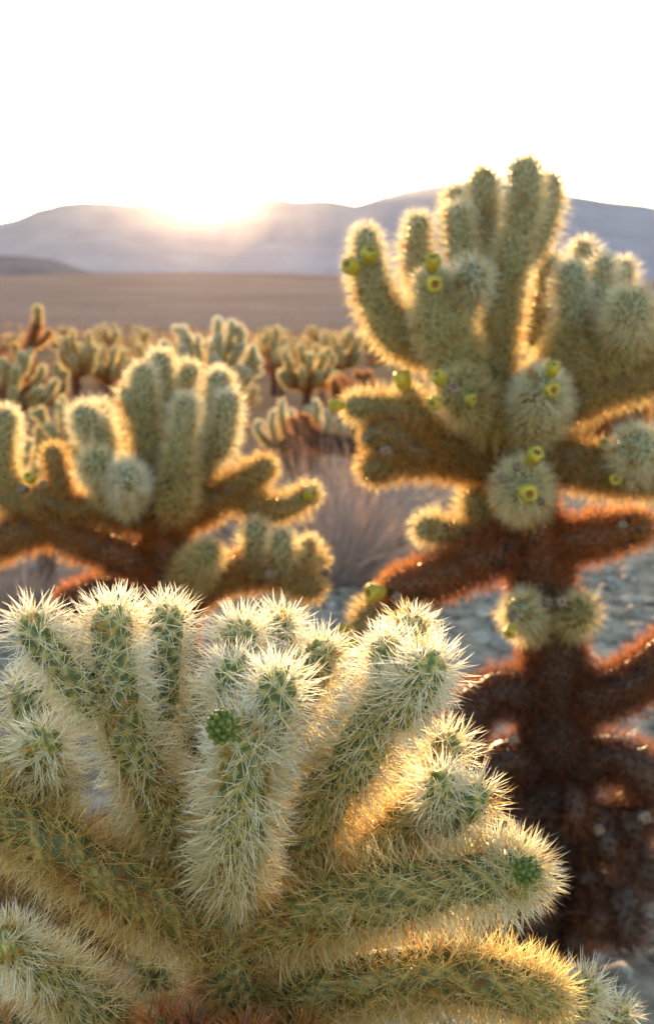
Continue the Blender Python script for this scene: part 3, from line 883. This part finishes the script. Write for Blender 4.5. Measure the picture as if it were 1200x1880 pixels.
# ------------------------------------------------------------------ dry bushes
def dry_bush(name, x, y, rx, h, n, label, seed, cols, thick=.0013, lean=1.0, group=None):
    g = np.random.default_rng(seed)
    z0 = float(ground_z(x, y))
    root = empty(name, (x, y, z0), label, "bush", group)
    az = g.uniform(0, 2 * math.pi, n); f = np.sqrt(g.uniform(0, 1, n))
    b = np.stack([np.cos(az) * f * rx * .25, np.sin(az) * f * rx * .25, np.full(n, -.01)], -1)
    L = h * g.uniform(.55, 1.05, n) * (1 - .35 * f * lean)
    out = np.stack([np.cos(az), np.sin(az), 0 * az], -1)
    tip = b + out * (f * rx * .75 * lean)[:, None] + g.normal(0, .17, (n, 3)) * h + np.stack([0 * L, 0 * L, L], -1)
    mid = (b + tip) / 2 + g.normal(0, .10, (n, 3)) * h
    K = 6; V = []; 
    side = g.normal(0, 1, (n, 3))
    for k in range(K):
        t = k / (K - 1)
        c = b * (1 - t) ** 2 + 2 * mid * t * (1 - t) + tip * t * t + g.normal(0, .006, (n, 3)) * (k > 0)
        d = tip - b; e1 = np.cross(d, side); e1 /= np.linalg.norm(e1, axis=1)[:, None]
        e2 = np.cross(d, e1); e2 /= np.linalg.norm(e2, axis=1)[:, None]
        w = thick * (1.25 - t)
        V += [c + e1 * w, c - e1 * w * .5 + e2 * w * .87, c - e1 * w * .5 - e2 * w * .87]
    V = np.stack(V, 1)
    F = []
    for k in range(K - 1):
        for j in range(3):
            a = k * 3 + j; c = k * 3 + (j + 1) % 3
            F.append([a, c, c + 3, a + 3])
    F = np.array(F)
    faces = (np.arange(n)[:, None, None] * (3 * K) + F[None]).reshape(-1)
    col = np.array(cols[0]) + (np.array(cols[1]) - np.array(cols[0])) * g.uniform(0, 1, (n, 1))
    T = np.repeat(col[:, None, :], 3 * K, 1)
    me = mesh_np("twigs", V.reshape(-1, 3), faces, 4, M_TWIG, T.reshape(-1, 3))
    o = link("twigs", me, root); o["kind"] = "stuff"
    return root

GREYB = ((.50, .38, .33), (.82, .66, .59))
x, y = at_px(600, 4.9); dry_bush("dry_bush", x, y, .95, .62, 1100, "large grey dry twiggy bush between the left and right cacti", 3, GREYB)
x, y = at_px(690, 5.6); dry_bush("dry_bush", x, y, .5, .52, 600, "dry twiggy bush partly hidden by the tall cactus's left arms", 4, GREYB)
x, y = at_px(30, 4.2); dry_bush("dry_bush", x, y, .6, .34, 800, "low grey dry bush under the left cactus's outer arm", 5, GREYB)
x, y = at_px(470, 5.8); dry_bush("dry_bush", x, y, .55, .50, 650, "dry brown bush peeking between the left cactus's right arms", 6, ((.16, .11, .08), (.34, .25, .19)))
gb = np.random.default_rng(12)
ORB = ((.32, .15, .06), (.60, .34, .13))
for i in range(90):
    d = 7.5 + 50 * (i / 90) ** 1.3
    px = gb.uniform(-30, 1230)
    x, y = at_px(px, d)
    dry_bush("scrub_bush", x, y, gb.uniform(.22, .42), gb.uniform(.2, .42), 330, "low tawny dry scrub bush among the far cacti", 200 + i, ORB, .004, group="tawny scrub bushes on the plain")

def far_scrub():
    g = np.random.default_rng(44)
    n = 1800
    d = 45 * (900 / 45) ** g.uniform(0, 1, n)
    x = g.uniform(-.42, .42, n) * d; y = d
    z = ground_z(x, y); s = g.uniform(.25, .75, n)
    K = 9
    az = g.uniform(0, 6.283, (n, K)); tl = g.uniform(.1, .9, (n, K)); ln = s[:, None] * g.uniform(.6, 1.1, (n, K))
    dr = np.stack([np.cos(az) * np.sin(tl), np.sin(az) * np.sin(tl), np.cos(tl)], -1)
    b = np.stack([x, y, z], -1)[:, None, :]
    sd = np.stack([-np.sin(az), np.cos(az), 0 * az], -1) * (s[:, None, None] * .16)
    up = np.stack([0 * az, 0 * az, ln * .25], -1)
    V = np.stack([b - sd * .3 + 0 * dr, b + dr * (ln * .6)[..., None] - sd, b + dr * ln[..., None] + up * .2, b + dr * (ln * .6)[..., None] + sd], 2)
    F = np.array([[0, 1, 2], [0, 2, 3]])
    faces = (np.arange(n * K)[:, None, None] * 4 + F[None]).reshape(-1)
    c0 = np.array([.20, .12, .06]); c1 = np.array([.40, .27, .14])
    T = np.repeat((c0 + (c1 - c0) * g.uniform(0, 1, (n, 1)))[:, None, :], K * 4, 1)
    me = mesh_np("scrub", V.reshape(-1, 3), faces, 3, M_SPINE, T.reshape(-1, 3))
    o = link("scrub", me); o["kind"] = "stuff"; o["label"] = "sparse low dry scrub dotting the distant slope"; o["category"] = "scrub"
far_scrub()

# ------------------------------------------------------------------ stones
def stones():
    v0, f0 = ICO1
    g = np.random.default_rng(77)
    shapes = []
    for k in range(6):
        v = v0 * (1 + g.normal(0, .13, (len(v0), 1))) * np.array([1, g.uniform(.65, .95), g.uniform(.4, .65)])
        me = mesh_np("stone", v, f0.ravel(), 3, M_STONE); shapes.append((v, me))
    for i in range(150):
        d = g.uniform(2.0, 7.5); px = g.uniform(-60, 1260)
        x, y = at_px(px, d); s = g.uniform(.025, .065) * (1 if g.uniform() < .85 else 1.6)
        o = link("stone", shapes[i % 6][1], None, (x, y, float(ground_z(x, y)) + s * .12))
        o.scale = (s, s, s); o.rotation_euler = (0, 0, g.uniform(0, 6))
        o["label"] = "grey stone lying on the gravelly ground below the cacti"; o["category"] = "stone"; o["group"] = "loose stones on the desert ground"
    n = 7000
    d = 1.3 + 9 * g.uniform(0, 1, n) ** 1.1; px = g.uniform(-200, 1400, n)
    x = (px - 600) / FPX * d; y = d
    z = ground_z(x, y); s = np.exp(g.normal(math.log(.015), .6, n)).clip(.005, .05)
    rot = g.uniform(0, 6.28, n)
    V = np.empty((n, len(v0), 3))
    for k in range(6):
        m = np.arange(n) % 6 == k
        v = shapes[k][0]
        c, si = np.cos(rot[m])[:, None], np.sin(rot[m])[:, None]
        V[m, :, 0] = x[m, None] + (v[None, :, 0] * c - v[None, :, 1] * si) * s[m, None]
        V[m, :, 1] = y[m, None] + (v[None, :, 0] * si + v[None, :, 1] * c) * s[m, None]
        V[m, :, 2] = z[m, None] + v[None, :, 2] * s[m, None] + s[m, None] * .15
    faces = (np.arange(n)[:, None, None] * len(v0) + f0[None]).reshape(-1)
    me = mesh_np("gravel", V.reshape(-1, 3), faces, 3, M_STONE)
    o = link("gravel", me); o["kind"] = "stuff"; o["label"] = "fine grey gravel strewn over the desert ground"; o["category"] = "gravel"
stones()

# ------------------------------------------------------------------ air
def haze():
    m, nt, out = new_mat("haze_air")
    v = N(nt, 'ShaderNodeVolumePrincipled')
    v.inputs['Color'].default_value = (.82, .84, 1.0, 1)
    v.inputs['Density'].default_value = HAZE_DENSITY
    v.inputs['Anisotropy'].default_value = HAZE_G
    nt.links.new(v.outputs[0], out.inputs['Volume'])
    x0, x1, y0, y1, z0, z1 = -16000, 16000, -1500, 16000, -60, 930
    V = [(x, y, z) for z in (z0, z1) for y in (y0, y1) for x in (x0, x1)]
    F = [0, 2, 3, 1, 4, 5, 7, 6, 0, 1, 5, 4, 2, 6, 7, 3, 0, 4, 6, 2, 1, 3, 7, 5]
    me = mesh_np("haze", V, F, 4, m)
    o = link("haze", me); o["kind"] = "stuff"; o["label"] = "thin golden dusty air over the whole desert"; o["category"] = "haze"
haze()
